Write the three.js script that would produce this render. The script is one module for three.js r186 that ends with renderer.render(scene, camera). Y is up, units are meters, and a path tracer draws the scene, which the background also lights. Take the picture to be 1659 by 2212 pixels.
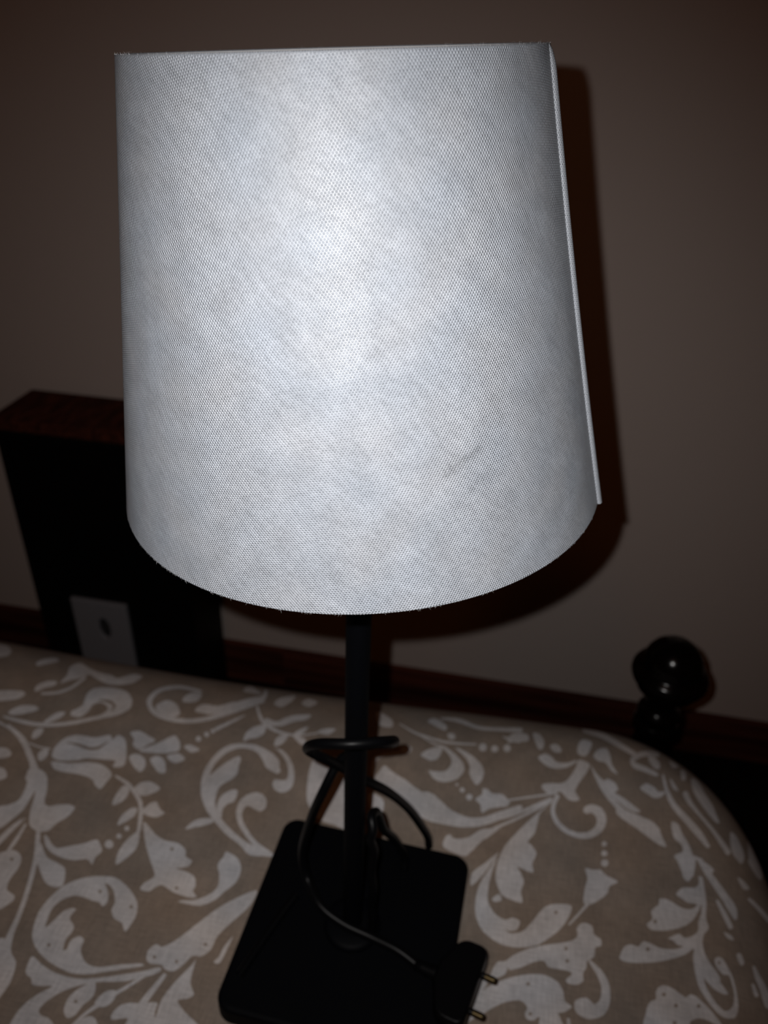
import * as THREE from 'three';
import { mergeGeometries } from 'three/addons/utils/BufferGeometryUtils.js';
import { RoundedBoxGeometry } from 'three/addons/geometries/RoundedBoxGeometry.js';
import { ImprovedNoise } from 'three/addons/math/ImprovedNoise.js';

// ---------------------------------------------------------------- camera, light, exposure
const scene = new THREE.Scene();
scene.background = new THREE.Color(0, 0, 0);
const D = Math.PI / 180;
const BED = 0.56;                                   // height of the duvet's flat top
const camera = new THREE.PerspectiveCamera(2 * Math.atan(1106 / 1661) / D, 1659 / 2212, 0.01, 20);
camera.rotation.order = 'YXZ';
camera.rotation.set(-31.52 * D, 0, 2.23 * D);
camera.position.set(0.0116, BED + 0.525, 0.2951);
camera.focus = 0.245;
camera.userData.fStop = 11;
camera.updateMatrixWorld(true);

// the phone's flash: a small LED beside the lens, the only light in the dark room
const flash = new THREE.SpotLight(0xffffff, 0.56, 0, 50.5 * D, 1, 2);
flash.color.setRGB(1.0, 0.975, 0.95);
flash.position.set(-0.0146, 0.0112, 0).applyMatrix4(camera.matrixWorld);
flash.target.position.set(-0.05, -0.06, -1).applyMatrix4(camera.matrixWorld);
flash.castShadow = true;
flash.shadow.radius = 0.09;
flash.shadow.mapSize.set(2048, 2048);
flash.shadow.camera.near = 0.02; flash.shadow.camera.far = 6;
scene.add(flash, flash.target);
// the dim warm ceiling lamp behind the photographer: see ceiling_lamp below

const renderer = new THREE.WebGLRenderer({ antialias: true });
renderer.toneMapping = THREE.LinearToneMapping;
renderer.toneMappingExposure = 1.0;
renderer.shadowMap.enabled = true;

// ---------------------------------------------------------------- helpers
const V = (x, y, z) => new THREE.Vector3(x, y, z);
let seed = 7;
const rnd = () => { seed = (seed * 1664525 + 1013904223) >>> 0; return seed / 4294967296; };
const noise = new ImprovedNoise();
const rgb = (r, g, b) => new THREE.Color().setRGB(r, g, b);
const std = (o) => new THREE.MeshStandardMaterial(o);
const phys = (o) => new THREE.MeshPhysicalMaterial(o);
function mesh(name, geometry, material, parent = scene) {
  const m = new THREE.Mesh(geometry, material);
  m.name = name; m.castShadow = true; m.receiveShadow = true;
  parent.add(m);
  return m;
}
function tag(o, label, category, group) {
  o.userData.label = label; o.userData.category = category;
  if (group) o.userData.group = group;
  return o;
}
function thing(name, label, category, [x, y, z] = [0, 0, 0], turn = 0) {
  const g = new THREE.Group();
  g.name = name; g.position.set(x, y, z); g.rotation.y = turn;
  scene.add(g);
  return tag(g, label, category);
}
const structure = (o) => { o.userData.kind = 'structure'; return o; };
const box = (w, h, d, x = 0, y = 0, z = 0, r = 0) => (r ? new RoundedBoxGeometry(w, h, d, 3, r) : new THREE.BoxGeometry(w, h, d)).translate(x, y, z);
const tube = (pts, r, seg, sides = 12) => new THREE.TubeGeometry(new THREE.CatmullRomCurve3(pts.map((p) => V(...p)), false, 'centripetal'), seg, r, sides, false);
const lathe = (pts, n = 48) => new THREE.LatheGeometry(pts.map((p) => new THREE.Vector2(p[0], p[1])), n);
function grid(us, vs, at, uvAt, flip = false) {     // a surface over two lists of parameters
  const pos = [], uv = [], idx = [], nu = us.length;
  for (const v of vs) for (const u of us) { const p = at(u, v); pos.push(p.x, p.y, p.z); uv.push(...uvAt(u, v)); }
  for (let j = 0; j < vs.length - 1; j++) for (let i = 0; i < nu - 1; i++) {
    const a = j * nu + i, b = a + 1, c = a + nu, d = c + 1;
    if (flip) idx.push(a, b, c, b, d, c); else idx.push(a, c, b, b, c, d);
  }
  const g = new THREE.BufferGeometry();
  g.setAttribute('position', new THREE.Float32BufferAttribute(pos, 3));
  g.setAttribute('uv', new THREE.Float32BufferAttribute(uv, 2));
  g.setIndex(idx); g.computeVertexNormals();
  return g;
}
const steps = (a, b, n) => Array.from({ length: n + 1 }, (_, i) => a + (b - a) * i / n);
function dataTexture(w, h, f, srgb) {
  const d = new Uint8Array(w * h * 4);
  for (let y = 0; y < h; y++) for (let x = 0; x < w; x++) {
    const c = f(x, y), i = (y * w + x) * 4;
    for (let k = 0; k < 3; k++) d[i + k] = Math.max(0, Math.min(255, Math.round(255 * (Array.isArray(c) ? c[k] : c))));
    d[i + 3] = 255;
  }
  const t = new THREE.DataTexture(d, w, h);
  t.wrapS = t.wrapT = THREE.RepeatWrapping; t.magFilter = THREE.LinearFilter; t.minFilter = THREE.LinearMipmapLinearFilter; t.generateMipmaps = true;
  if (srgb) t.colorSpace = THREE.SRGBColorSpace;
  t.needsUpdate = true;
  return t;
}

// ---------------------------------------------------------------- materials
// plaster: fine roller grain
const plasterGrain = dataTexture(256, 256, (x, y) => 0.5 + 0.25 * noise.noise(x / 5, y / 5, 3.1) + 0.2 * noise.noise(x / 17, y / 17, 8.4));
const plaster = std({ color: rgb(0.46, 0.385, 0.35), roughness: 0.92, bumpMap: plasterGrain, bumpScale: 0.0005 });
const ceilingPaint = std({ color: rgb(0.5, 0.42, 0.37), roughness: 0.95, bumpMap: plasterGrain, bumpScale: 0.0005 });
// dark stained wood: streaks along v
const woodTone = dataTexture(256, 256, (x, y) => {
  const s = 0.62 + 0.3 * noise.noise(x / 6, y / 90, 1.7) + 0.16 * noise.noise(x / 2.2, y / 40, 5.2);
  return [s, s * 0.93, s * 0.9];
}, true);
const darkWood = phys({ color: rgb(0.15, 0.044, 0.025), map: woodTone, roughness: 0.85, specularIntensity: 0.2 });
const floorWood = phys({ color: rgb(0.008, 0.004, 0.003), map: woodTone, roughness: 0.7, specularIntensity: 0.2 });
const bedWood = phys({ color: rgb(0.0014, 0.0009, 0.0008), roughness: 0.17, specularIntensity: 0.35 });
const greyPlate = std({ color: rgb(0.2, 0.195, 0.21), roughness: 0.7 });
const blackHole = std({ color: rgb(0.02, 0.02, 0.022), roughness: 0.9 });
const lampBlack = phys({ color: rgb(0.001, 0.0012, 0.002), roughness: 0.6, specularIntensity: 0.14 });
const cordBlack = phys({ color: rgb(0.0016, 0.0017, 0.0022), roughness: 0.4, specularIntensity: 0.24 });
const brass = std({ color: rgb(0.07, 0.052, 0.025), roughness: 0.4, metalness: 1 });
const whiteLining = std({ color: rgb(0.45, 0.45, 0.46), roughness: 0.9, side: THREE.DoubleSide });
const bulbGlass = phys({ color: rgb(0.8, 0.8, 0.78), roughness: 0.35 });
const mattressCloth = std({ color: rgb(0.3, 0.28, 0.25), roughness: 0.95 });

// ---------------------------------------------------------------- the room (turned 9.47 degrees to the lens)
const ROOM = -9.47 * D, WALL = -0.782;
const toRoom = (o) => { o.rotation.y = ROOM; return o; };
function wallMesh(name, w, h, d, x, y, z, m = plaster) {
  const g = box(w, h, d, x, y, z), p = g.attributes.position, n = g.attributes.normal, uv = g.attributes.uv;
  for (let i = 0; i < p.count; i++) uv.setXY(i, (Math.abs(n.getX(i)) > 0.5 ? p.getZ(i) : p.getX(i)) / 0.3, (Math.abs(n.getY(i)) > 0.5 ? p.getZ(i) : p.getY(i)) / 0.3);
  return structure(toRoom(mesh(name, g, m)));
}
const XL = -2.3, XR = 1.7, ZF = 2.6, HT = 2.5, TH = 0.12, XM = (XL + XR) / 2, ZM = (WALL + ZF) / 2;
wallMesh('wall_back', XR - XL + 2 * TH, HT, TH, XM, HT / 2, WALL - TH / 2);
wallMesh('wall_front', XR - XL + 2 * TH, HT, TH, XM, HT / 2, ZF + TH / 2);
wallMesh('wall_left', TH, HT, ZF - WALL, XL - TH / 2, HT / 2, ZM);
wallMesh('wall_right', TH, HT, ZF - WALL, XR + TH / 2, HT / 2, ZM);
wallMesh('ceiling', XR - XL + 2 * TH, TH, ZF - WALL + 2 * TH, XM, HT + TH / 2, ZM, ceilingPaint);
wallMesh('floor', XR - XL + 2 * TH, TH, ZF - WALL + 2 * TH, XM, -TH / 2, ZM, floorWood);
{
  const s = new THREE.Shape();                      // moulded section: depth against height
  s.moveTo(0, 0); s.lineTo(0.014, 0); s.lineTo(0.014, 0.07); s.quadraticCurveTo(0.013, 0.082, 0.006, 0.086); s.lineTo(0, 0.088);
  const g = new THREE.ExtrudeGeometry(s, { depth: XR - XL, bevelEnabled: false, curveSegments: 6 });
  g.rotateY(-Math.PI / 2).translate(XR, 0, 0);      // depth axis to +x, profile into the room
  const p = g.attributes.position;
  for (let i = 0; i < p.count; i++) p.setXYZ(i, p.getX(i), p.getY(i), WALL + p.getZ(i));
  g.computeVertexNormals();
  structure(toRoom(mesh('baseboard_back', g, darkWood)));
}

// ---------------------------------------------------------------- narrow cabinet against the wall
{
  const c = thing('cabinet', 'narrow dark brown wooden cabinet standing against the wall beyond the bed', 'cabinet', [0, 0, 0], ROOM);
  const x0 = -0.705, x1 = -0.415, z0 = WALL + 0.02, z1 = -0.652, top = 0.58, w = x1 - x0, xm = (x0 + x1) / 2, zm = (z0 + z1) / 2, dp = z1 - z0;
  mesh('top_board', box(w + 0.008, 0.02, dp + 0.008, xm, top - 0.01, zm, 0.004), darkWood, c);
  const body = bedWood.clone(); body.roughness = 0.6; body.clearcoat = 0; body.name = 'black_brown_lacquer';
  mesh('side_panel', box(0.016, top - 0.02, dp, x0 + 0.008, (top - 0.02) / 2, zm), body, c);
  mesh('side_panel', box(0.016, top - 0.02, dp, x1 - 0.008, (top - 0.02) / 2, zm), body, c);
  mesh('back_panel', box(w - 0.032, top - 0.02, 0.008, xm, (top - 0.02) / 2, z0 + 0.004), body, c);
  mesh('front_panel', box(w - 0.034, top - 0.024, 0.016, xm, (top - 0.024) / 2, z1 - 0.009, 0.003), body, c);
  // pale plate with an oval opening
  const s = new THREE.Shape();
  const pw = 0.049, ph = 0.095;
  s.moveTo(-pw, -ph); s.lineTo(pw, -ph); s.lineTo(pw, ph); s.lineTo(-pw, ph); s.closePath();
  const hole = new THREE.Path(); hole.absellipse(0.004, 0.04, 0.012, 0.024, 0, Math.PI * 2, true); s.holes.push(hole);
  const g = new THREE.ExtrudeGeometry(s, { depth: 0.006, bevelEnabled: true, bevelSize: 0.0015, bevelThickness: 0.0015, bevelSegments: 2, curveSegments: 24 });
  const plate = mesh('cover_plate', g.translate(-0.585, 0.155, z1), greyPlate, c);
  plate.userData.label = 'pale grey square plate with a dark oval opening';
  mesh('oval_recess', new THREE.CylinderGeometry(0.016, 0.016, 0.003, 24).scale(1, 1, 1.7).rotateX(Math.PI / 2).translate(-0.581, 0.195, z1 + 0.0005), blackHole, plate);
}

// ---------------------------------------------------------------- bed: frame, mattress, duvet
const YAW = 9 * D, BX = [Math.cos(YAW), Math.sin(YAW)], BZ = [-Math.sin(YAW), Math.cos(YAW)];   // bed axes across and along
const S0 = 0.1858, S1 = -1.15, T0 = -0.10, T1 = 1.75, INSET = 0.0592, ROLLS = 0.08, ROLLT = 0.1512, AMAX = 80 * D;
{
  const b = thing('bed_frame', 'dark glossy wooden bed frame with round turned knobs on its corner posts', 'bed', [0, 0, 0], -YAW);
  const k = 0.5770, px = 0.2522, pz = -0.3144;
  const post = [[0, 0.0285], [0.008, 0.0274], [0.0155, 0.0239], [0.0218, 0.0184], [0.0262, 0.0112], [0.0284, 0.0035], [0.0288, -0.001], [0.0305, -0.0035], [0.0342, -0.0055], [0.0364, -0.0095], [0.0368, -0.014], [0.035, -0.0185], [0.031, -0.0215],
    [0.0285, -0.0235], [0.0292, -0.0265], [0.0285, -0.030], [0.0245, -0.034], [0.0185, -0.0385], [0.0145, -0.045], [0.0135, -0.052], [0.0165, -0.0565], [0.0205, -0.060], [0.0215, -0.0645], [0.0195, -0.069], [0.0165, -0.072], [0.0195, -0.0745], [0.0222, -0.079], [0.0222, -0.084], [0.019, -0.089],
    [0.0165, -0.096], [0.019, -0.12], [0.025, -0.15], [0.027, -0.2], [0.027, -0.5], [0.022, -0.54], [0.026, -0.56], [0.024, -0.5765], [0, -0.577]].map(([r, y]) => [r, y + k]).reverse();
  const g = lathe(post, 64);
  const first = mesh('corner_post', g, bedWood, b); first.position.set(px, 0, pz);
  const second = mesh('corner_post', g, bedWood, b); second.position.set(-1.253, 0, pz);
  mesh('top_rail', box(1.505 - 0.05, 0.04, 0.026, -0.5, 0.425, pz, 0.008), bedWood, b);
  mesh('foot_panel', box(1.505 - 0.05, 0.18, 0.014, -0.5, 0.316, pz, 0.003), bedWood, b);
  for (const x of [0.2522, -1.253]) mesh('side_rail', box(0.026, 0.13, 2.08, x, 0.30, pz + 1.06, 0.006), bedWood, b);
  mesh('head_rail', box(1.505, 0.13, 0.026, -0.5, 0.30, pz + 2.09, 0.006), bedWood, b);
  for (const x of [0.2522, -1.253]) mesh('head_leg', box(0.05, 0.36, 0.05, x, 0.18, pz + 2.09, 0.004), bedWood, b);
  mesh('slat_base', box(1.45, 0.02, 2.03, -0.5, 0.29, pz + 1.05), bedWood, b);
}
{
  const g = box(1.36, 0.2, 1.93, -0.5, 0.402, 0.795, 0.05);
  const m = mesh('mattress', g, mattressCloth);
  m.rotation.y = -YAW;
  tag(m, 'thick mattress hidden under the patterned duvet', 'mattress');
}
const wave = (s, t) => {
  let w = Math.min(1, Math.max(0, (Math.hypot(s, t) - 0.11) / 0.12)); w = w * w * (3 - 2 * w);
  return w * (0.0035 * Math.sin(9 * s + 4 * t + 1) + 0.003 * Math.sin(-6 * s + 13 * t + 0.5));
};
function duvetAt(s, t, lift = 0) {                   // cloth lengths across and along the bed to a place
  const dx = s > S0 ? s - S0 : s < S1 ? s - S1 : 0, dt = Math.max(T0 - t, 0), d = Math.hypot(dx, dt);
  const ROLL = d > 1e-6 ? (ROLLS * dx * dx + ROLLT * dt * dt) / (d * d) : ROLLS;      // tighter over the long side than over the foot end
  const e = Math.max(d - INSET, 0), a = Math.min(e / ROLL, AMAX), x = e - a * ROLL, r = ROLL + lift;
  const out = (e > 0 ? r * Math.sin(a) : 0) + x * Math.cos(AMAX), drop = ROLL - r * Math.cos(a) + x * Math.sin(AMAX);
  const k = e > 0 ? (INSET + out) / d : 1;
  const s2 = dx ? (dx > 0 ? S0 : S1) + dx * k : s, t2 = dt ? T0 - dt * k : t;
  return V(s2 * BX[0] + t2 * BZ[0], BED - drop + wave(s, t), s2 * BX[1] + t2 * BZ[1]);
}
const MOTIFS = [[-3449,-1352,-3222,-1348,-3119,-1354,-2978,-1386,-2850,-1442,-2730,-1514,-2652,-1569,-2622,-1635,-2654,-1687,-2727,-1712,-2776,-1670,-2776,-1581,-2809,-1501,-2886,-1496,-2918,-1544,-2864,-1631,-2885,-1719,-2906,-1817,-2876,-1904,-2746,-1954,-2593,-1940,-2483,-1838,-2440,-1714,-2500,-1607,-2660,-1504,-2828,-1402,-3000,-1332,-3196,-1307,-3411,-1328],
[-3087,-1328,-3073,-1420,-3026,-1506,-2963,-1519,-2975,-1445,-3043,-1370],
[-3083,-1183,-3108,-1249,-3085,-1297,-3038,-1293,-3029,-1226,-3054,-1177],
[-3220,-1875,-3240,-2023,-3314,-2206,-3300,-2367,-3147,-2264,-2997,-2206,-2875,-2196,-2784,-2156,-2710,-2334,-2610,-2301,-2606,-2123,-2697,-2033,-2820,-2008,-2965,-2064,-3061,-2111,-3098,-2016,-3169,-1942],
[-3382,-1714,-3393,-1789,-3340,-1868,-3258,-1884,-3252,-1816,-3312,-1758,-3347,-1697],
[-3293,-1682,-3274,-1670,-3149,-1722,-3068,-1838,-3046,-2018,-3063,-2050,-3081,-2052,-3099,-1868,-3174,-1754,-3296,-1702],
[-3641,-2152,-3631,-2277,-3567,-2369,-3489,-2291,-3533,-2178,-3583,-2090],
[-4291,-2426,-4177,-2478,-4016,-2316,-3969,-2172,-4068,-2109],
[-3709,-1584,-3612,-1641,-3473,-1667,-3426,-1631,-3470,-1557,-3647,-1491],
[-3443,-1402,-3387,-1494,-3276,-1526,-3207,-1498,-3266,-1438,-3381,-1381],
[-3487,-1286,-3478,-1274,-3289,-1207,-3134,-1103,-2997,-975,-2921,-892,-2902,-790,-2865,-761,-2840,-780,-2882,-899,-2979,-994,-3124,-1123,-3288,-1228,-3480,-1292],
[-3309,-1007,-3220,-1029,-3149,-984,-3164,-941,-3251,-917],
[-3193,-829,-3113,-830,-3052,-768,-3069,-730,-3121,-718],
[-2932,-1022,-2929,-1073,-2891,-1097,-2854,-1053,-2858,-988,-2887,-969],
[-3073,-1123,-3065,-1114,-2966,-1096,-2868,-1097,-2866,-1105,-2875,-1113,-2971,-1112,-3069,-1130],
[-2820,-1048,-2838,-1145,-2800,-1258,-2701,-1306,-2568,-1310,-2456,-1365,-2415,-1325,-2386,-1381,-2322,-1360,-2268,-1293,-2205,-1166,-2184,-1083,-2219,-1049,-2272,-1051,-2279,-1109,-2403,-1096,-2517,-1082,-2595,-1039,-2701,-1012,-2773,-1015],
[-2780,-985,-2624,-1001,-2492,-1043,-2384,-1050,-2297,-1019,-2234,-965,-2240,-881,-2257,-810,-2324,-846,-2366,-886,-2476,-911,-2641,-907,-2726,-921],
[-2299,-1433,-2231,-1470,-2131,-1435,-2049,-1397,-2093,-1331,-2145,-1267,-2214,-1306,-2234,-1367],
[-2134,-1257,-2025,-1363,-1945,-1461,-1903,-1487,-1833,-1420,-1806,-1333,-1889,-1286,-2000,-1262],
[-2185,-1173,-2143,-1221,-2054,-1188,-2008,-1111,-2018,-1044,-2094,-1079],
[-2002,-1190,-1958,-1237,-1879,-1201,-1818,-1090,-1860,-1066,-1932,-1115],
[-1879,-1253,-1793,-1300,-1716,-1249,-1788,-1193],
[-1946,-2188,-1968,-2222,-2193,-2248,-2340,-2092,-2345,-1853,-2204,-1687,-2007,-1639,-1819,-1665,-1646,-1762,-1481,-1926,-1314,-2149,-1322,-2202,-1349,-2226,-1520,-1995,-1678,-1817,-1844,-1718,-2023,-1697,-2200,-1747,-2293,-1850,-2293,-2029,-2158,-2167,-1947,-2157],
[-2230,-1802,-2172,-1916,-2064,-1881,-1975,-1754,-2026,-1692,-2137,-1707],
[-2040,-1961,-2016,-2132,-1916,-2127,-1907,-1989,-1981,-1937],
[-1861,-1827,-1833,-1951,-1686,-1968,-1575,-2081,-1511,-2053,-1577,-1880,-1704,-1820],
[-1669,-1501,-1670,-1472,-1694,-1467,-1717,-1491,-1716,-1521,-1692,-1526],
[-1623,-1567,-1624,-1540,-1645,-1535,-1666,-1558,-1664,-1584,-1643,-1589],
[-1586,-1615,-1587,-1591,-1606,-1587,-1624,-1607,-1623,-1631,-1604,-1635],
[-1503,-1722,-1504,-1704,-1517,-1701,-1530,-1716,-1530,-1735,-1516,-1738],
[-1591,-1632,-1570,-1625,-1457,-1773,-1400,-1874,-1402,-1883,-1408,-1886,-1478,-1801,-1596,-1659],
[-1779,-1384,-1733,-1416,-1634,-1378,-1695,-1334],
[-2204,-964,-2196,-951,-2065,-888,-1940,-790,-1871,-704,-1805,-543,-1782,-463,-1766,-452,-1756,-461,-1775,-544,-1840,-713,-1919,-815,-2056,-920,-2195,-970],
[-2089,-688,-2107,-781,-2091,-884,-2029,-862,-2013,-785,-2037,-722],
[-1987,-871,-1969,-940,-1899,-966,-1790,-919,-1832,-851,-1911,-819],
[-1960,-521,-1968,-610,-1928,-689,-1881,-696,-1870,-630,-1908,-568],
[-1829,-668,-1811,-748,-1761,-785,-1701,-724,-1652,-696,-1710,-644],
[-1812,-204,-1843,-296,-1835,-393,-1792,-488,-1752,-465,-1728,-360,-1762,-270],
[-1774,-586,-1630,-497,-1541,-466,-1439,-463,-1363,-421,-1336,-367,-1281,-345,-1294,-295,-1366,-263,-1291,-256,-1218,-231,-1181,-170,-1182,-121,-1140,-85,-1203,-72,-1314,-85,-1412,-119,-1450,-99,-1489,-54,-1553,-59,-1549,-105,-1510,-151,-1504,-190,-1585,-289,-1682,-417],
[-1857,-511,-1857,-491,-1876,-487,-1894,-504,-1894,-524,-1875,-527],
[-1882,-435,-1883,-414,-1902,-410,-1921,-427,-1921,-448,-1901,-452],
[-1910,-357,-1911,-324,-1943,-318,-1974,-345,-1974,-378,-1942,-384],
[-2459,-327,-2423,-320,-2368,-274,-2303,-250,-2220,-283,-2138,-319,-2073,-362,-2039,-366,-1969,-291,-1988,-228,-1983,-171,-2044,-204,-2124,-179,-2224,-179,-2328,-205,-2406,-253],
[-2923,-860,-2857,-895,-2751,-850,-2669,-723,-2624,-609,-2571,-575,-2495,-606,-2424,-621,-2363,-604,-2369,-525,-2426,-441,-2451,-372,-2528,-349,-2617,-388,-2673,-480,-2724,-618,-2748,-682,-2750,-628,-2743,-506,-2780,-397,-2842,-310,-2949,-473,-2876,-526,-2829,-580,-2840,-686,-2874,-773],
[-3360,-1265,-3350,-1248,-3149,-1140,-2983,-971,-2887,-841,-2834,-828,-2832,-875,-2953,-997,-3138,-1168,-3349,-1271],
[-2771,-181,-2743,-183,-2710,-328,-2683,-425,-2691,-438,-2705,-438,-2751,-350,-2792,-207],
[-2654,-112,-2645,-115,-2629,-240,-2641,-380,-2651,-390,-2661,-387,-2662,-252,-2663,-122],
[-2710,-69,-2644,-162,-2580,-162,-2519,-119,-2497,-33,-2505,55,-2480,123,-2402,156,-2398,205,-2494,260],
[-2524,-355,-2534,-339,-2444,-162,-2367,49,-2314,250,-2294,400,-2275,512,-2234,537,-2206,518,-2248,407,-2277,255,-2330,52,-2407,-163,-2500,-342],
[-2448,-178,-2454,-264,-2342,-166,-2236,-134,-2157,-98,-2108,20,-2169,44,-2244,21,-2318,-42,-2382,-106],
[-2363,495,-2269,444,-2187,526,-2131,568,-2103,633,-2092,719,-2145,823],
[-1304,438,-1425,485,-1517,519,-1627,558,-1741,570,-1892,538,-2012,487,-2103,417,-2145,338,-2167,230,-2148,121,-2091,12,-1986,-64,-1860,-101,-1749,-102,-1623,-41,-1533,36,-1498,122,-1502,191,-1519,248,-1567,199,-1636,176,-1679,125,-1684,68,-1722,4,-1767,-36,-1821,-52,-1771,1,-1738,67,-1749,112,-1796,90,-1845,88,-1910,77,-1992,80,-2060,129,-2088,204,-2067,318,-2045,297,-2017,225,-1984,179,-1925,165,-1934,232,-1879,278,-1868,320,-1883,377,-1865,440,-1841,433,-1847,381,-1813,340,-1763,354,-1752,416,-1706,470,-1648,500,-1571,500,-1440,456,-1323,426],
[-1176,433,-1196,465,-1282,513,-1390,556,-1544,592,-1598,612,-1667,645,-1745,698,-1802,765,-1817,813,-1791,837,-1720,850,-1681,897,-1924,939,-1947,863,-1925,794,-1878,730,-1815,671,-1866,677,-1941,683,-1970,650,-2029,620,-2048,541,-2034,518,-1949,556,-1842,587,-1694,596,-1557,568,-1392,509,-1282,466,-1201,426],
[-1564,592,-1530,636,-1528,684,-1561,739,-1581,799,-1620,824,-1665,785,-1673,711,-1634,646],
[-1257,485,-1268,484,-1362,583,-1424,639,-1420,652,-1405,654,-1343,597,-1253,495],
[-1400,617,-1387,665,-1416,715,-1485,729,-1494,687,-1459,631],
[-1466,713,-1484,712,-1535,781,-1579,863,-1572,873,-1560,872,-1516,792,-1460,727],
[-1551,873,-1517,801,-1459,790,-1411,846],
[-1138,456,-1153,460,-1192,556,-1227,654,-1211,674,-1187,669,-1155,570,-1128,470],
[-1346,780,-1360,742,-1333,692,-1274,664,-1215,656,-1118,631,-1106,683,-1085,779,-1243,812,-1256,755],
[-740,-216,-872,-123,-974,-23,-1071,111,-1157,230,-1229,293,-1277,285,-1312,337,-1299,389,-1263,413,-1189,408,-1147,430,-1093,429,-1049,379,-1011,314,-950,302,-906,246,-895,156,-842,56,-748,-101],
[-1241,-23,-1092,-29,-1001,-95,-958,-166,-903,-251,-902,-352,-957,-432,-1056,-468,-1064,-423,-1083,-354,-1041,-273,-1022,-190,-1058,-122,-1141,-63,-1236,-40],
[-979,330,-992,366,-1051,478,-1082,554,-1097,615,-1091,680,-1059,774,-804,723,-927,646,-993,594,-938,570,-907,538,-958,470],
[-791,135,-828,218,-837,283,-857,321,-819,323,-803,256],
[-874,-476,-981,-544,-1115,-610,-1220,-685,-1336,-782,-1433,-911,-1487,-1044,-1508,-1167,-1494,-1305,-1453,-1423,-1390,-1488,-1304,-1518,-1190,-1526,-1084,-1495,-993,-1449,-925,-1386,-896,-1308,-879,-1285,-894,-1248,-944,-1261,-1010,-1295,-1076,-1382,-1156,-1451,-1258,-1470,-1336,-1445,-1404,-1369,-1445,-1251,-1445,-1127,-1401,-1211,-1343,-1307,-1279,-1371,-1248,-1337,-1241,-1266,-1224,-1186,-1253,-1112,-1311,-1045,-1321,-976,-1304,-883,-1266,-808,-1194,-732,-1099,-663,-962,-587,-829,-540,-719,-508],
[-1267,-816,-1279,-888,-1268,-954,-1216,-1010,-1167,-1019,-1150,-956,-1159,-901,-1201,-870,-1216,-816,-1199,-745,-1223,-734],
[-695,-513,-864,-597,-971,-689,-1028,-755,-1055,-820,-1045,-881,-1012,-887,-961,-867,-916,-861,-888,-904,-905,-973,-949,-1019,-1006,-1029,-1060,-1003,-1103,-946,-1114,-869,-1092,-782,-1034,-696,-933,-602,-789,-494],
[-1433,-590,-1409,-658,-1365,-699,-1278,-723,-1248,-691,-1309,-647,-1382,-613],
[-936,-1510,-858,-1447,-789,-1352,-746,-1233,-740,-1135,-779,-1076,-839,-1069,-896,-1114,-901,-1182,-839,-1187,-805,-1205,-807,-1267,-842,-1354,-905,-1439,-970,-1499,-1007,-1519],
[-1298,-1549,-1309,-1646,-1277,-1724,-1199,-1790,-1163,-1779,-1151,-1678,-1190,-1613,-1250,-1588],
[-1018,-1550,-1027,-1620,-998,-1683,-942,-1708,-933,-1637,-956,-1578,-985,-1547],
[-1350,-2071,-1350,-2048,-1282,-1907,-1204,-1797,-1074,-1717,-944,-1690,-861,-1695,-856,-1707,-866,-1719,-948,-1720,-1073,-1758,-1193,-1841,-1263,-1933,-1336,-2065],
[-1201,-1889,-1093,-1864,-1019,-1953,-935,-2014,-817,-2047,-838,-1954,-932,-1895,-1025,-1806,-1118,-1786,-1186,-1803],
[-891,-1701,-860,-1782,-794,-1848,-799,-1780,-825,-1700,-766,-1670,-771,-1602,-827,-1628],
[-835,-1709,-827,-1701,-713,-1749,-664,-1788,-664,-1799,-671,-1804,-721,-1769,-834,-1720],
[-689,-1785,-642,-1849,-544,-1869,-585,-1777],
[-2043,-1973,-2035,-2090,-1961,-2150,-1924,-2084,-1944,-1975],
[-1211,-2166,-1192,-2334,-1085,-2479,-1069,-2282,-1120,-2123],
[-965,-2262,-937,-2424,-829,-2352,-873,-2206],
[-1723,-1857,-1716,-1853,-1526,-1987,-1424,-2113,-1321,-2205,-1359,-2450,-1397,-2545,-1409,-2502,-1381,-2315,-1467,-2207,-1566,-2064,-1725,-1867],
[-1591,-2387,-1605,-2662,-1490,-2509,-1404,-2370,-1489,-2356],
[-629,-1458,-446,-1432,-238,-1405,-125,-862,-328,-859,-430,-876,-485,-906,-540,-965,-593,-1058,-639,-1289],
[-109,-1310,-88,-1361,-65,-1442,-31,-1509,38,-1465,114,-1421,170,-1397,230,-1354,278,-1326,318,-1307,361,-1317,423,-1294,488,-1244,567,-1182,656,-1149,736,-1139,840,-1169,957,-1243,1118,-1335,1119,-1284,995,-1190,893,-1119,791,-1066,653,-1036,512,-1034,397,-1043,305,-1084,207,-1159,88,-1214,-57,-1238],
[-108,-1191,-51,-1203,25,-1152,29,-1033,-57,-1045],
[-71,-1331,-64,-1352,-100,-1434,-103,-1556,-18,-1626,76,-1670,139,-1730,139,-1744,130,-1749,68,-1693,-28,-1654,-137,-1582,-133,-1428,-90,-1336],
[68,-1734,110,-1795,166,-1757,156,-1697,105,-1675],
[254,-1696,304,-1765,377,-1818,427,-1815,425,-1746,400,-1674,350,-1643,293,-1662],
[346,-1536,394,-1534,475,-1553,515,-1609,524,-1671,503,-1729,450,-1794,402,-1840,479,-1817,555,-1753,617,-1679,640,-1604,615,-1531,567,-1475,488,-1439,420,-1445,370,-1482],
[539,-1846,644,-1806,726,-1745,785,-1672,806,-1599,789,-1512,754,-1465,721,-1498,686,-1566,677,-1661,633,-1744],
[7,-2101,9,-2088,146,-1972,283,-1916,431,-1884,574,-1894,715,-1920,719,-1929,714,-1938,573,-1925,432,-1922,286,-1956,151,-2005,12,-2107],
[198,-1959,200,-1951,338,-1851,461,-1809,470,-1821,465,-1837,342,-1875,202,-1964],
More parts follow.
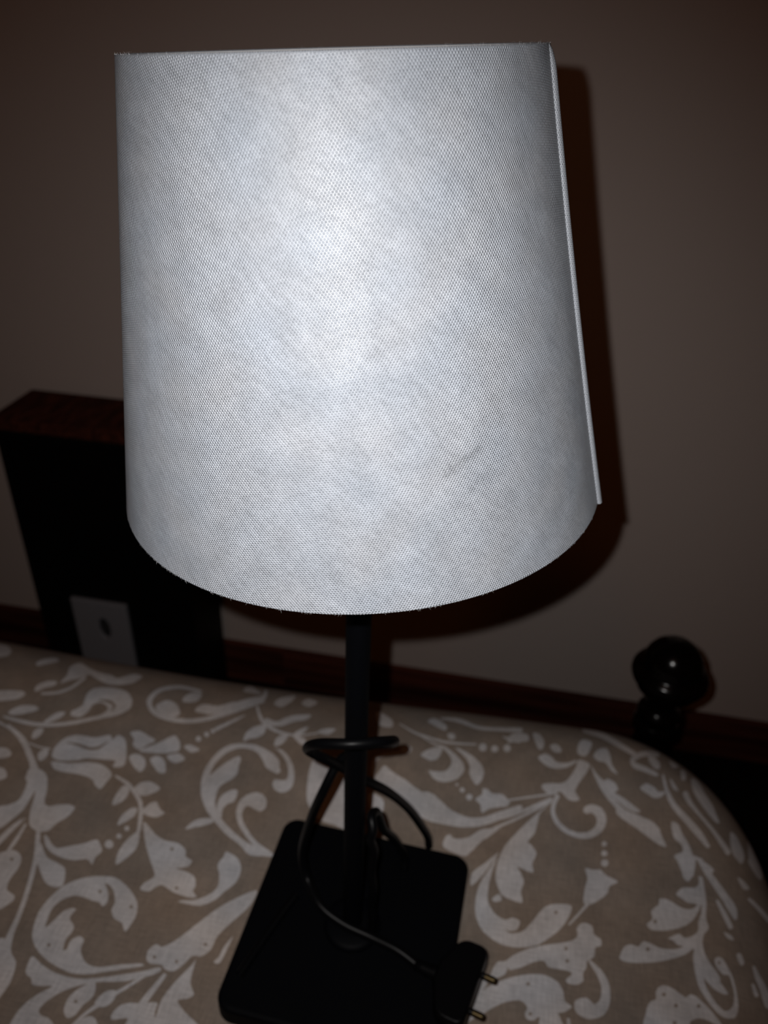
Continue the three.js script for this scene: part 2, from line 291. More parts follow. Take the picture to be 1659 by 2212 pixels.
[-241,-2312,-154,-2251,-68,-2149,-50,-2027,-125,-2008,-192,-2059],
[258,-2227,313,-2318,427,-2198,435,-2090,363,-2121],
[456,-2035,507,-2051,531,-1980,483,-1951],
[813,-1910,798,-1859,764,-1852,744,-1895,759,-1948,794,-1956],
[913,-1909,899,-1864,868,-1858,851,-1896,865,-1943,896,-1950],
[1022,-1944,1007,-1895,974,-1888,957,-1929,973,-1980,1005,-1988],
[605,-1438,600,-1424,588,-1421,580,-1433,585,-1448,598,-1450],
[662,-1395,654,-1371,633,-1367,621,-1387,629,-1410,650,-1415],
[730,-1337,719,-1307,693,-1302,678,-1327,689,-1357,715,-1362],
[942,-2114,1010,-2120,1106,-2147,1105,-2049,1010,-2051],
[373,-2337,380,-2313,529,-2291,715,-2190,880,-2201,1107,-2244,1126,-2301,1112,-2356,882,-2282,720,-2269,532,-2403,379,-2364],
[754,-1322,804,-1379,806,-1435,844,-1442,890,-1406,970,-1413,1017,-1368,1033,-1345,1011,-1304,955,-1284,871,-1250,816,-1202,795,-1280],
[1009,-1361,1016,-1355,1204,-1423,1400,-1493,1405,-1505,1398,-1512,1201,-1442,1013,-1371],
[796,-1118,819,-1101,1078,-1225,1362,-1429,1366,-1446,1354,-1452,1068,-1256,807,-1150],
[865,-1040,875,-1037,1106,-1195,1362,-1407,1364,-1422,1353,-1426,1095,-1218,868,-1052],
[548,-834,554,-930,591,-953,620,-926,721,-954,819,-1044,908,-1078,1010,-1149,899,-1009,826,-935,757,-833,703,-789],
[1362,-1409,1271,-1303,1167,-1173,1079,-1048,1007,-930,963,-791,955,-651,987,-564,1013,-527,1086,-506,1155,-503,1143,-582,1162,-666,1140,-729,1113,-779,1176,-761,1229,-758,1221,-829,1251,-921,1210,-988,1184,-1009,1234,-1094,1259,-1207,1278,-1289],
[783,-665,864,-758,965,-870,892,-718,825,-609,779,-562],
[957,-833,922,-676,907,-563,913,-458,967,-380,1037,-351,1090,-376,1142,-357,1120,-294,1067,-276,1037,-287,1081,-261,1161,-290,1227,-374,1308,-492,1391,-538,1499,-548,1486,-469,1430,-368,1348,-282,1256,-209,1124,-170,1005,-174,894,-234,837,-325,821,-440,842,-581,894,-702],
[940,-493,988,-534,1006,-490,955,-469],
[1607,-1919,1690,-1888,1676,-1805,1625,-1701,1585,-1627,1561,-1560,1576,-1521,1592,-1479,1544,-1456,1494,-1469,1459,-1514,1430,-1527,1387,-1501,1329,-1498,1290,-1537,1299,-1577,1365,-1598,1439,-1612,1491,-1649,1537,-1724,1579,-1826],
[1421,-1499,1399,-1487,1370,-1400,1362,-1305,1398,-1211,1471,-1146,1566,-1120,1667,-1140,1757,-1215,1800,-1329,1772,-1428,1692,-1455,1634,-1419,1620,-1376,1649,-1358,1679,-1373,1710,-1355,1723,-1313,1708,-1253,1654,-1195,1575,-1170,1492,-1189,1428,-1243,1395,-1319,1403,-1396,1432,-1476],
[1259,-1866,1317,-1932,1370,-1908,1414,-1848,1497,-1853,1580,-1909,1577,-1871,1495,-1795,1404,-1765,1329,-1781],
[1364,-2062,1418,-2110,1463,-2045,1452,-1985,1396,-1984],
[1222,-2261,1282,-2258,1318,-2110,1298,-2000,1265,-1992,1236,-2103],
[999,-2117,1055,-2207,1168,-2220,1175,-2099,1086,-2060,999,-2023],
[1622,-2167,1676,-2281,1746,-2244,1713,-2085,1665,-1987,1604,-2010],
[1739,-2006,1793,-2126,1868,-2165,1886,-2048,1888,-1921,1924,-1813,1872,-1847,1834,-1929,1768,-1949],
[1707,-2584,1704,-2492,1819,-2409,1921,-2295,2024,-2178,2114,-2121,2137,-2147,2142,-2192,2068,-2296,1971,-2454,1871,-2655,1742,-2720],
[2000,-2800,2000,-2780,2140,-2760,2240,-2740,2340,-2680,2340,-2660,2340,-2680,2240,-2720,2120,-2740,2000,-2780],
[1763,-2705,1761,-2639,2020,-2800,2026,-2780,2000,-2780,1796,-2840],
[2390,-2353,2396,-2428,2213,-2278,2070,-2082,2064,-1944,2156,-1911,2255,-1889,2277,-1912,2277,-1943,2188,-1992,2104,-2018,2099,-2040,2198,-2161,2346,-2257],
[1699,-1882,1747,-1779,1802,-1713,1833,-1739,1889,-1712,1914,-1641,1885,-1606,1957,-1563,2031,-1508,2076,-1463,2026,-1447,1964,-1470,1884,-1543,1956,-1460,2066,-1424,2145,-1382,2209,-1331,2195,-1210,2093,-1274,1983,-1356,1872,-1466,1787,-1587,1736,-1714],
[1897,-1472,1984,-1423,2068,-1417,2155,-1394,2206,-1338,2219,-1278,2244,-1186,2188,-1192,2106,-1245,2029,-1301,1892,-1396],
[2098,-1697,2154,-1766,2218,-1744,2249,-1702,2307,-1723,2272,-1659,2209,-1622,2148,-1653],
[2325,-1940,2314,-1920,2306,-1734,2334,-1570,2419,-1439,2492,-1336,2561,-1252,2580,-1258,2590,-1281,2546,-1395,2470,-1499,2379,-1616,2339,-1760,2336,-1937],
[2381,-1913,2408,-1875,2430,-1776,2383,-1790],
[2271,-2243,2336,-2166,2315,-2025,2263,-2011,2233,-2114],
[2469,-2287,2523,-2307,2558,-2260,2464,-2141],
[2553,-2181,2608,-2206,2551,-2013,2503,-1978],
[2633,-2097,2707,-2140,2717,-1934,2747,-1807,2749,-1674,2748,-1577,2702,-1571,2643,-1659,2593,-1777,2584,-1905],
[2485,-1799,2462,-1749,2485,-1655,2560,-1548,2643,-1420,2723,-1261,2757,-1276,2777,-1316,2678,-1460,2586,-1579,2528,-1705,2517,-1807],
[2849,-1547,2911,-1551,2933,-1470,2935,-1364,2866,-1243,2806,-1283,2795,-1371],
[3151,-1729,3240,-1780,3228,-1630,3320,-1600,3144,-1381,2997,-1286,3012,-1439],
[2313,-1413,2364,-1405,2387,-1322,2423,-1235,2437,-1146,2419,-981,2351,-967,2313,-1075,2298,-1118,2366,-1169,2361,-1229,2312,-1280],
[2455,-1141,2453,-1126,2508,-1076,2554,-1036,2577,-1047,2583,-1073,2532,-1108,2468,-1147],
[2347,-1128,2451,-1149,2430,-1012,2378,-927,2347,-936,2336,-1000],
[2483,-1132,2472,-1107,2517,-990,2591,-861,2642,-764,2669,-714,2685,-714,2700,-733,2711,-818,2648,-912,2563,-1031,2505,-1135],
[2563,-821,2555,-807,2583,-711,2613,-627,2634,-629,2649,-653,2620,-738,2576,-822],
[2571,-586,2625,-578,2633,-546,2587,-550],
[2784,-1083,2845,-1081,2889,-1042,2817,-1006],
[2984,-1363,3276,-1630,3201,-1395,3088,-1241,3010,-1261],
[2852,-947,2845,-928,2930,-893,3025,-854,3074,-882,3097,-916,2974,-936,2874,-959],
[2635,-449,2667,-468,2683,-411,2655,-381,2635,-411],
[2455,-978,2483,-975,2485,-875,2479,-771,2457,-659,2465,-596,2445,-558,2423,-534,2403,-468,2406,-395,2431,-333,2463,-287,2480,-243,2476,-219,2502,-179,2516,-153,2478,-144,2429,-162,2390,-199,2370,-220,2374,-174,2394,-121,2429,-67,2468,-37,2505,-52,2537,-93,2556,-160,2556,-217,2545,-278,2503,-277,2474,-312,2463,-358,2488,-390,2524,-386,2551,-332,2570,-279,2577,-194,2571,-97,2540,-21,2499,5,2449,6,2405,-28,2360,-90,2326,-162,2317,-255,2321,-352,2333,-410,2277,-365,2212,-327,2111,-280,2000,-243,1879,-217,1818,-229,1824,-261,1859,-325,1909,-349,1951,-344,1992,-389,2046,-385,2092,-369,2158,-371,2220,-388,2260,-412,2224,-417,2198,-441,2168,-449,2209,-478,2248,-499,2281,-480,2326,-496,2382,-546,2400,-621,2432,-700,2440,-756,2413,-703,2364,-627,2307,-574,2228,-531,2138,-498,2057,-487,2029,-521,2073,-570,2072,-630,2130,-690,2142,-735,2194,-746,2248,-723,2301,-699,2364,-706,2408,-749,2346,-751,2305,-773,2269,-802,2324,-863,2389,-876,2430,-893,2453,-938],
[1944,195,1956,86,1988,17,2031,-14,2035,-59,2065,-101,2107,-116,2157,-105,2210,-75,2232,-69,2264,-94,2302,-86,2352,-46,2395,-1,2450,85,2378,59,2336,47,2285,52,2237,79,2188,142],
[2755,-414,2744,-400,2745,-331,2763,-266,2778,-159,2819,-165,2856,-207,2830,-311,2793,-365,2768,-416],
[2714,-281,2703,-267,2708,-199,2726,-200,2743,-220,2726,-281],
[1615,-868,1669,-868,1728,-880,1768,-844,1849,-810,1787,-758,1761,-691,1699,-629,1641,-586,1590,-591,1605,-704,1627,-787],
[1638,-612,1622,-609,1562,-520,1482,-412,1483,-403,1492,-404,1576,-510,1640,-595],
[1791,-1114,1779,-1091,1759,-1086,1749,-1105,1761,-1128,1782,-1132],
[1789,-1032,1776,-1006,1752,-1001,1742,-1022,1755,-1048,1779,-1053],
[1791,-950,1775,-920,1748,-914,1735,-938,1751,-969,1779,-975],
[955,70,976,-3,1004,-48,1055,-65,1106,-113,1210,-179,1315,-223,1429,-261,1498,-290,1537,-330,1538,-393,1587,-437,1642,-424,1654,-368,1698,-338,1697,-296,1657,-272,1646,-210,1599,-169,1590,-123,1566,-81,1565,-30,1525,1,1467,5,1451,-15,1491,-58,1469,-76,1396,-76,1337,-80,1306,-113,1241,-92,1153,-37,1087,-9,1072,-22,1052,27,981,71],
[1612,-175,1609,-163,1656,-88,1680,-19,1669,62,1636,101,1619,98,1578,72,1508,108,1513,177,1589,203,1686,158,1732,64,1734,-41,1695,-119,1624,-177],
[824,271,906,167,989,96,1096,37,1213,-7,1315,-20,1396,8,1432,60,1444,120,1485,147,1441,187,1401,204,1414,235,1425,292,1287,318,1280,250,1245,275,1203,277,1190,244,1202,208,1180,179,1137,173,1060,202,984,251,910,313,856,350,798,406,681,429,717,376,777,337,815,286],
[895,55,941,105,900,178,847,244,817,266,862,156],
[1461,219,1452,229,1453,275,1467,281,1478,268,1470,223]];
const SLITS = [[-2759,-1743,-2753,-1737,-2660,-1730,-2598,-1700,-2585,-1640,-2580,-1634,-2575,-1637,-2580,-1717,-2670,-1768,-2758,-1749],
[-2770,-1201,-2766,-1197,-2660,-1188,-2545,-1168,-2473,-1197,-2433,-1283,-2435,-1289,-2440,-1290,-2495,-1223,-2559,-1200,-2669,-1216,-2769,-1204],
[-2783,-993,-2779,-990,-2655,-1003,-2553,-1036,-2425,-1059,-2283,-1074,-2279,-1092,-2297,-1107,-2442,-1093,-2563,-1054,-2665,-1020,-2783,-997],
[-2746,-680,-2748,-679,-2710,-541,-2706,-418,-2700,-412,-2695,-414,-2696,-538,-2743,-678],
[-1812,12,-1813,24,-1825,26,-1836,17,-1836,5,-1824,3],
[-1545,74,-1546,85,-1558,88,-1569,79,-1568,68,-1556,65],
[-1964,429,-1964,439,-1976,441,-1987,433,-1986,423,-1975,421],
[-1452,-410,-1453,-396,-1466,-394,-1477,-404,-1476,-417,-1464,-420],
[-1293,-122,-1295,-110,-1307,-108,-1317,-117,-1316,-129,-1304,-132],
[-942,219,-944,230,-956,232,-965,224,-963,213,-952,211],
[-1242,367,-1243,377,-1254,379,-1264,371,-1262,361,-1251,359],
[-1087,364,-1089,374,-1100,376,-1109,369,-1108,358,-1097,356],
[-1607,723,-1607,732,-1618,734,-1628,727,-1627,718,-1616,716],
[-2573,-102,-2572,-90,-2584,-87,-2597,-97,-2598,-109,-2586,-112],
[1218,55,1212,66,1201,68,1195,59,1201,48,1212,46],
[1235,238,1230,249,1218,251,1213,243,1218,232,1229,230],
[1470,-228,1464,-216,1452,-214,1446,-224,1452,-236,1464,-238],
[1476,-145,1469,-134,1457,-131,1452,-141,1458,-152,1470,-155],
[1406,-477,1400,-465,1387,-462,1381,-472,1387,-485,1400,-488],
[2503,-353,2496,-343,2486,-340,2483,-348,2489,-358,2499,-360],
[2100,-57,2092,-44,2079,-41,2074,-51,2082,-64,2095,-66],
[2169,-2,2161,10,2148,13,2144,3,2152,-9,2164,-12],
[2317,-32,2309,-20,2296,-17,2292,-26,2300,-39,2313,-42],
[2030,-343,2022,-329,2008,-326,2003,-337,2011,-351,2025,-354],
[2104,-557,2095,-543,2081,-540,2076,-551,2084,-565,2098,-568],
[2145,109,2137,121,2124,124,2120,115,2127,103,2140,100]];
function smoothPath(c, q, X, Y) {                    // closed Catmull-Rom outline through q = [s, t, s, t, ...] in tenths of a millimetre
  const n = q.length / 2, at = (i) => [X(q[2 * ((i + n) % n)] / 1e4), Y(q[2 * ((i + n) % n) + 1] / 1e4)];
  c.beginPath(); c.moveTo(...at(0));
  for (let i = 0; i < n; i++) {
    const a = at(i - 1), b = at(i), d = at(i + 1), e = at(i + 2), k = 1 / 6.5;
    c.bezierCurveTo(b[0] + (d[0] - a[0]) * k, b[1] + (d[1] - a[1]) * k, d[0] - (e[0] - b[0]) * k, d[1] - (e[1] - b[1]) * k, d[0], d[1]);
  }
  c.closePath(); c.fill();
}
// printed cotton: pale scrolls on a taupe ground, with the slubs of the weave
const PX0 = -0.43, PX1 = 0.43, PY0 = -0.43, PY1 = 0.12, PW = 2048, PH = Math.round(2048 * (PY1 - PY0) / (PX1 - PX0));
const cloth = document.createElement('canvas'); cloth.width = PW; cloth.height = PH;
{
  const c = cloth.getContext('2d'), X = (s) => (s - PX0) / (PX1 - PX0) * PW, Y = (t) => (t - PY0) / (PY1 - PY0) * PH;
  const GROUND = '#84776c', PALE = '#bfbcbd';
  c.fillStyle = GROUND; c.fillRect(0, 0, PW, PH);
  c.fillStyle = PALE; for (const q of MOTIFS) smoothPath(c, q, X, Y);
  c.fillStyle = GROUND; for (const q of SLITS) smoothPath(c, q, X, Y);
  const im = c.getImageData(0, 0, PW, PH), d = im.data;
  for (let y = 0; y < PH; y++) for (let x = 0; x < PW; x++) {
    const i = (y * PW + x) * 4;
    const k = 1 + 0.08 * noise.noise(x / 3, y / 26, 2) + 0.08 * noise.noise(x / 26, y / 3, 7) + 0.09 * noise.noise(x / 60, y / 60, 4) + 0.05 * (rnd() - 0.5);
    const warm = 0.035 * noise.noise(x / 110, y / 110, 11);
    d[i] = Math.min(255, d[i] * (k + warm)); d[i + 1] = Math.min(255, d[i + 1] * k); d[i + 2] = Math.min(255, d[i + 2] * (k - warm));
  }
  c.putImageData(im, 0, 0);
}
const clothMap = new THREE.CanvasTexture(cloth);
clothMap.colorSpace = THREE.SRGBColorSpace; clothMap.flipY = false; clothMap.wrapS = clothMap.wrapT = THREE.MirroredRepeatWrapping; clothMap.anisotropy = 8;
const weaveBump = dataTexture(256, 256, (x, y) => 0.5 + 0.25 * Math.sin(x * Math.PI / 4) * Math.cos(y * Math.PI / 4) + 0.3 * noise.noise(x / 3, y / 20, 1) + 0.3 * noise.noise(x / 20, y / 3, 5));
weaveBump.repeat.set((PX1 - PX0) / 0.06, (PY1 - PY0) / 0.06);
const duvetCloth = std({ color: rgb(0.98, 0.98, 0.98), map: clothMap, roughness: 0.9, bumpMap: weaveBump, bumpScale: 0.00012 });
{
  const us = [...steps(S1 - 0.36, -0.55, 50), ...steps(-0.54, 0.55, 218)], vs = [...steps(-0.304, 0.2, 105), ...steps(0.22, T1, 60)];
  const uv = (s, t) => [(s - PX0) / (PX1 - PX0), (t - PY0) / (PY1 - PY0)];
  const outer = grid(us, vs, (s, t) => duvetAt(s, t), uv), inner = grid(us, vs, (s, t) => duvetAt(s, t, -0.012), uv, true);
  const hem = (list, at) => grid([0, 1], list, (u, v) => { const [s, t] = at(v); return duvetAt(s, t, u ? -0.012 : 0); }, (u, v) => uv(...at(v)), false);
  const parts = [outer, inner, hem(us, (v) => [v, vs[0]]), hem(us, (v) => [v, T1]), hem(vs, (v) => [us[0], v]), hem(vs, (v) => [us[us.length - 1], v])];
  const m = mesh('duvet', mergeGeometries(parts), duvetCloth);
  tag(m, 'taupe duvet printed with pale scrolling leaves and flowers, spread over the bed', 'duvet');
}

// ---------------------------------------------------------------- ceiling lamp behind the photographer: its dim warm light fills the flash's shadows
{
  const c = thing('ceiling_lamp', 'round frosted glass ceiling lamp glowing dim orange above the bed', 'lamp', [-0.5, HT, 1.1]);
  const glow = std({ color: rgb(0.8, 0.75, 0.7), roughness: 0.5, emissive: rgb(1, 0.36, 0.08), emissiveIntensity: 0.3 });
  mesh('canopy', lathe([[0, -0.03], [0.05, -0.03], [0.06, -0.022], [0.062, 0]], 32), std({ color: rgb(0.5, 0.48, 0.45), roughness: 0.4 }), c);
  mesh('stem', new THREE.CylinderGeometry(0.008, 0.008, 0.08, 16).translate(0, -0.065, 0), std({ color: rgb(0.5, 0.48, 0.45), roughness: 0.4 }), c);
  mesh('glass_globe', new THREE.SphereGeometry(0.12, 40, 28).translate(0, -0.215, 0), glow, c);
  const l = new THREE.PointLight(0xffffff, 0.19, 0, 2);
  l.color.setRGB(1, 0.34, 0.075); l.position.set(0, -0.215, 0); l.castShadow = true; l.shadow.radius = 5;
  c.add(l);
}

// ---------------------------------------------------------------- table lamp on the duvet
const fabricTile = { w: 0.016, h: 0.01584, cols: 16, rows: 22 };
const cellTone = Array.from({ length: 16 * 22 }, () => rnd());
function weaveCell(px, py, n) {                      // nearest thread crown of the staggered weave: [height, distance, tone]
  const x = px / n * 16, y = py / n * 22;
  let best = 9, id = 0, vx = 0, vy = 0;
  for (let r = Math.floor(y) - 1; r <= Math.floor(y) + 2; r++) for (let q = Math.floor(x) - 1; q <= Math.floor(x) + 2; q++) {
    const cx = q + (((r % 2) + 2) % 2) * 0.5, k = (((r + 22) % 22) * 16) + ((q + 16) % 16);
    const dx = (x - cx), dy = (y - r) * 0.72, d = Math.hypot(dx, dy);
    if (d < best) { best = d; id = k; vx = dx; vy = dy; }
  }
  const tall = 0.8 + 0.4 * cellTone[id], u = best / (0.40 + 0.05 * (cellTone[(id * 7) % 352] - 0.5)), dome = u < 1 ? (1 - u * u) ** 1.5 * tall : 0;
  return [dome, best, cellTone[id]];
}
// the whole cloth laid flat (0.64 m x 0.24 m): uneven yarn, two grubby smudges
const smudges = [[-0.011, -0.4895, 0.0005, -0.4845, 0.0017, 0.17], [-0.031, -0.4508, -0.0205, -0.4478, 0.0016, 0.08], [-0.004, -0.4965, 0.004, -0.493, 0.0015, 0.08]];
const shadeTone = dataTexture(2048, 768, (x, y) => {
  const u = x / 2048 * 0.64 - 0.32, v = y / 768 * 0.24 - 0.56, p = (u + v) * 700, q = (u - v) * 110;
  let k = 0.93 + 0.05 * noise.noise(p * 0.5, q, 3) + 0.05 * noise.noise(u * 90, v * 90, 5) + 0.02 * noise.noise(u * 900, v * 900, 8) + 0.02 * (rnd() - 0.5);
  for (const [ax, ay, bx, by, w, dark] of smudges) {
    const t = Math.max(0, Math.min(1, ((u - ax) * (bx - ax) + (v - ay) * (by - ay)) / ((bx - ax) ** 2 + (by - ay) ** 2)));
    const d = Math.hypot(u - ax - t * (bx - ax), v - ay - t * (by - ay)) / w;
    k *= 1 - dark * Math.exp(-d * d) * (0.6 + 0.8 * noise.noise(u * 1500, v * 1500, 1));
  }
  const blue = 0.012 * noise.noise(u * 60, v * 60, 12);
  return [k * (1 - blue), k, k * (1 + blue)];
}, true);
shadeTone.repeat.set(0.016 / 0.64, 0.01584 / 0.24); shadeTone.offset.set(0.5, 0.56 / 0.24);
const shadeRelief = dataTexture(1024, 1024, (x, y) => { const [dome] = weaveCell(x, y, 1024); return 0.1 + 0.7 * dome + 0.04 * noise.noise(x / 7, y / 7, 2); });
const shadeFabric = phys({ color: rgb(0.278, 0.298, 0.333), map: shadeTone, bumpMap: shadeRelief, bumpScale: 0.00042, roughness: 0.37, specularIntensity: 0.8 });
{
  const lamp = thing('table_lamp', 'small table lamp with silver grey fabric shade and black square base, standing on the duvet', 'lamp', [0.0012, BED, 0.0012], 0);
  const toLamp = (p) => [p[0] - 0.0012, p[1] - BED, p[2] - 0.0012];
  // base: square plate with rounded corners on four pads, turned like the bed
  const side = 0.14, r = 0.008, h = side / 2;
  const plateShape = (k, rr) => { const s = new THREE.Shape(), a = k; s.moveTo(-a + rr, -a); s.lineTo(a - rr, -a); s.absarc(a - rr, -a + rr, rr, -Math.PI / 2, 0); s.lineTo(a, a - rr); s.absarc(a - rr, a - rr, rr, 0, Math.PI / 2); s.lineTo(-a + rr, a); s.absarc(-a + rr, a - rr, rr, Math.PI / 2, Math.PI); s.lineTo(-a, -a + rr); s.absarc(-a + rr, -a + rr, rr, Math.PI, Math.PI * 1.5); return s; };
  const plate = new THREE.ExtrudeGeometry(plateShape(h - 0.003, r), { depth: 0.011, bevelEnabled: true, bevelSize: 0.003, bevelThickness: 0.003, bevelSegments: 4, curveSegments: 8 });
  plate.rotateX(-Math.PI / 2).translate(0, 0.006, 0);
  const base = mesh('base', plate, lampBlack, lamp); base.rotation.y = -11.9 * D;
  for (const x of [-0.052, 0.052]) for (const z of [-0.052, 0.052]) mesh('foot_pad', new THREE.CylinderGeometry(0.008, 0.008, 0.006, 20).translate(x, 0.0032, z), lampBlack, base);
  mesh('flange', lathe([[0, 0.0255], [0.009, 0.0255], [0.016, 0.0248], [0.0185, 0.0232], [0.019, 0.021], [0.019, 0.0195]].reverse(), 48), lampBlack, lamp);
  mesh('pole', lathe([[0, 0.4], [0.0055, 0.4], [0.00635, 0.3992], [0.00635, 0.0195]].reverse(), 32), lampBlack, lamp);
  // lamp holder and bulb inside the shade
  mesh('lamp_holder', lathe([[0.0064, 0.395], [0.019, 0.396], [0.0195, 0.40], [0.0195, 0.428], [0.018, 0.43], [0.0, 0.43]], 32), lampBlack, lamp);
  mesh('bulb', lathe([[0.0, 0.43], [0.012, 0.431], [0.013, 0.44], [0.018, 0.449], [0.0215, 0.46], [0.021, 0.471], [0.015, 0.481], [0.007, 0.4855], [0, 0.4865]], 32), bulbGlass, lamp);

  // shade: a cut cone, tilted a little on its carrier
  const RB = 0.0995, RT = 0.0698, H = 0.1567, LEAN = -0.0036;
  const shade = new THREE.Group(); shade.name = 'shade'; shade.userData.label = 'silver grey woven fabric shade, slightly tilted';
  shade.position.set(...toLamp([0.0018, BED + 0.525 - 0.1594, 0])); shade.rotation.z = 3.21 * D; lamp.add(shade);
  const slant = Math.hypot(H, RB - RT), far = slant * RB / (RB - RT), open = 2 * Math.PI * RB / far;      // the cloth unrolled flat
  const SEAM = 74 * D;
  const flat = (a, v) => 0.0034 * v * (1 - v) * Math.exp(-(((a - SEAM + 4 * Math.PI + Math.PI) % (2 * Math.PI) - Math.PI) ** 2) / 0.5);   // the side by the seam is pulled a little flat
  const cone = (a, v, off = 0) => { const q = RB + (RT - RB) * v + off - flat(a, v); return V(q * Math.sin(a) + LEAN * v, H * v, q * Math.cos(a)); };
  const clothUV = (a, v) => { const rho = far - slant * v, f = (a / (2 * Math.PI)) * open - 0.09; return [rho * Math.sin(f) / fabricTile.w, -rho * Math.cos(f) / fabricTile.h]; };
  const as = steps(SEAM - 2 * Math.PI, SEAM, 320), vs = steps(0, 1, 110);
  const g = grid(as, vs, (a, v) => cone(a, v), clothUV, true);
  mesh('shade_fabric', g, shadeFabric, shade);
  mesh('shade_lining', grid(as, steps(0, 1, 4), (a, v) => cone(a, v, -0.0009), clothUV, false), whiteLining, shade);
  const plain = shadeFabric.clone(); plain.map = null; plain.color.multiplyScalar(0.86); plain.name = 'shade_edge_cloth';
  const ring = (R, y, rr) => new THREE.TorusGeometry(R, rr, 8, 160).rotateX(Math.PI / 2).translate(0, y, 0);
  const edge = (gg) => { const uv = gg.attributes.uv; for (let i = 0; i < uv.count; i++) uv.setXY(i, uv.getX(i) * 38, uv.getY(i) * 0.4); return gg; };
  mesh('top_rim', edge(ring(RT - 0.0004, H, 0.00045)).translate(LEAN, 0, 0), plain, shade);
  mesh('bottom_rim', edge(ring(RB - 0.0004, 0, 0.00045)), plain, shade);
  { // folded strip that covers the joint, from rim to rim
    const pr = steps(0, 1, 14), half = 0.0021;
    const at = (u, v) => {
      const vv = -0.004 + 1.006 * v, q = RB + (RT - RB) * vv - flat(SEAM, vv), a0 = SEAM + (2.0 * v - 0.5) * D, ang = Math.PI * (1 - u);
      const a = a0 + Math.cos(ang) * half / q, off = 0.0015 * Math.sin(ang) ** 0.7 * Math.min(1, Math.sqrt((1 - v) * 25) + 0.02);
      return V((q + off) * Math.sin(a) + LEAN * vv, H * vv, (q + off) * Math.cos(a));
    };
    mesh('seam_strip', grid(pr, steps(0, 1, 90), at, (u, v) => [u * 0.55, v * slant / fabricTile.h], true), plain, shade);
  }
  { // loose fibre ends standing out of both cut edges
    const hairs = [];
    for (let i = 0; i < 700; i++) {
      const up = i % 2, a = rnd() * 2 * Math.PI, R0 = up ? RT : RB, len = 0.0003 + 0.0010 * rnd() ** 3;
      const h = new THREE.ConeGeometry(0.00003, len, 3, 1, true).translate(0, len / 2, 0);
      h.rotateZ((rnd() - 0.5) * 1.9 + (up ? 0 : Math.PI)).rotateX((rnd() - 0.5) * 1.2).rotateY(a).translate(R0 * Math.sin(a) + (up ? LEAN : 0), up ? H + 0.0003 : -0.0003, R0 * Math.cos(a));
      hairs.push(h);
    }
    mesh('loose_fibres', mergeGeometries(hairs), std({ color: rgb(0.4, 0.4, 0.42), roughness: 0.8 }), shade).userData.kind = 'stuff';
  }
  const carrier = [];
  for (let k = 0; k < 3; k++) { const a = k * 120 * D + 0.3; carrier.push(tube([[0.019 * Math.sin(a), 0.035, 0.019 * Math.cos(a)], [0.05 * Math.sin(a), 0.038, 0.05 * Math.cos(a)], [0.089 * Math.sin(a), 0.052, 0.089 * Math.cos(a)]], 0.0013, 12, 8)); }
  carrier.push(ring(0.0202, 0.035, 0.0014));
  mesh('shade_carrier', mergeGeometries(carrier), lampBlack, shade);

  // cord: from the base's rear edge up, twice round the pole, down over the base to the plug
  const run = [[0.055, 0.570, -0.0675], [0.0535, 0.582, -0.0655], [0.0473, 0.6025, -0.06], [0.0355, 0.638, -0.048], [0.0211, 0.674, -0.032], [0.0097, 0.697, -0.02], [0.001, 0.7097, -0.014], [-0.0082, 0.7225, -0.01], [-0.0166, 0.7403, 0], [-0.0243, 0.7614, 0.012],
    [-0.0168, 0.7767, 0.022], [-0.0001, 0.7821, 0.026], [0.0163, 0.778, 0.02], [0.022, 0.7642, 0.007], [0.0189, 0.7476, -0.006], [0.0095, 0.7367, -0.0145], [0.0007, 0.7285, -0.0175], [-0.0088, 0.7195, -0.0165],
    [-0.0177, 0.7028, -0.009], [-0.0277, 0.6643, -0.013], [-0.0335, 0.6238, -0.018], [-0.0304, 0.608, -0.0135], [-0.0203, 0.6035, 0.0025], [-0.0048, 0.599, 0.0115], [0.0134, 0.5965, 0.018], [0.0311, 0.5955, 0.0255], [0.0441, 0.5925, 0.0329]];
  const cord = mesh('cord', tube(run.map(toLamp), 0.0029, 260, 14), cordBlack, lamp);
  { // spare length bent up beside the pole
    const coil = [[0.0142, 0.5885, 0.012], [0.0146, 0.602, 0.0095], [0.0138, 0.6172, 0.008], [0.0142, 0.6295, 0.008], [0.0124, 0.6479, 0.006], [0.0134, 0.668, 0.006], [0.0112, 0.678, 0.006], [0.0122, 0.6845, 0.004], [0.0112, 0.6885, -0.002], [0.0139, 0.6825, -0.010], [0.0191, 0.6531, -0.02], [0.0267, 0.6221, -0.035], [0.0355, 0.592, -0.042], [0.036, 0.5835, -0.038]];
    mesh('cord_bend', tube(coil.map(toLamp), 0.0029, 160, 12), cordBlack, lamp);
  }
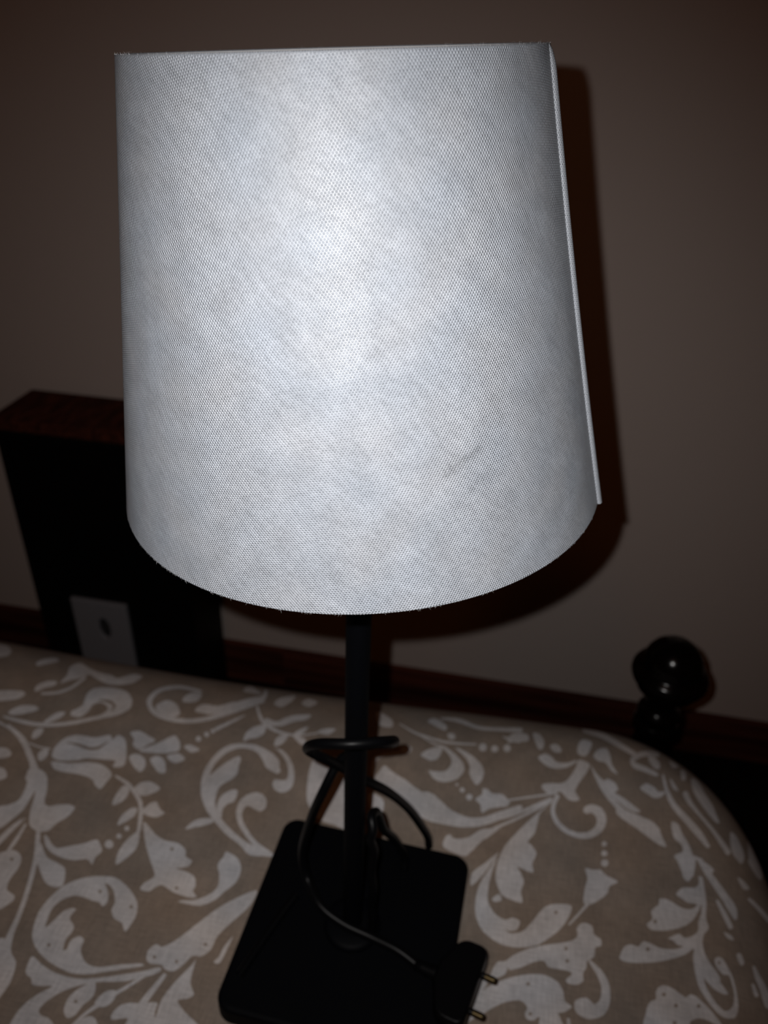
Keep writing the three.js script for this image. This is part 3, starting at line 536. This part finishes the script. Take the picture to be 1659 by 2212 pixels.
  mesh('cord_end', tube([[-0.0383, 0.5838, -0.0162], [-0.051, 0.583, 0.0054], [-0.0637, 0.583, 0.0299], [-0.0675, 0.583, 0.0375]].map(toLamp), 0.0028, 60, 12), cordBlack, lamp);
  // plug with two pins, lying over the base's edge
  const plug = new THREE.Group(); plug.name = 'plug';
  const from = V(...toLamp([0.0441, 0.5925, 0.0329])), face = V(...toLamp([0.077, 0.5945, 0.0475])), dir = face.clone().sub(from).normalize();
  plug.position.copy(from); plug.quaternion.setFromUnitVectors(V(1, 0, 0), dir); lamp.add(plug);
  const len = from.distanceTo(face);
  mesh('strain_relief', lathe([[0, -0.002], [0.0034, -0.002], [0.0036, 0.003], [0.0041, 0.006], [0.0041, 0.008], [0.0047, 0.011], [0.0047, 0.013], [0.0056, 0.017]], 20).rotateZ(-Math.PI / 2), cordBlack, plug);
  {
    const s = new THREE.Shape(), w = 0.0235;
    s.moveTo(0.014, -0.006); s.lineTo(0.014, 0.006); s.bezierCurveTo(0.018, 0.012, 0.018, w, 0.027, w); s.lineTo(len - 0.004, w); s.quadraticCurveTo(len, w, len, w - 0.004); s.lineTo(len, -w + 0.004); s.quadraticCurveTo(len, -w, len - 0.004, -w); s.lineTo(0.027, -w); s.bezierCurveTo(0.018, -w, 0.018, -0.012, 0.014, -0.006);
    mesh('plug_body', new THREE.ExtrudeGeometry(s, { depth: 0.007, bevelEnabled: true, bevelSize: 0.002, bevelThickness: 0.0035, bevelSegments: 4, curveSegments: 10 }).rotateX(Math.PI / 2).translate(0, 0.0035, 0), cordBlack, plug);
  }
  for (const z of [-0.0114, 0.0114]) {
    const pin = mesh('pin', lathe([[0, 0.0115], [0.0012, 0.0113], [0.002, 0.0103], [0.0021, 0.009], [0.0021, 0.004]].reverse(), 16).rotateZ(-Math.PI / 2).translate(len, -0.001, z), brass, plug);
    mesh('pin_sleeve', lathe([[0.0020, 0.0042], [0.0020, -0.001]].reverse(), 16).rotateZ(-Math.PI / 2).translate(len, -0.001, z), cordBlack, pin);
  }
}
renderer.render(scene, camera);
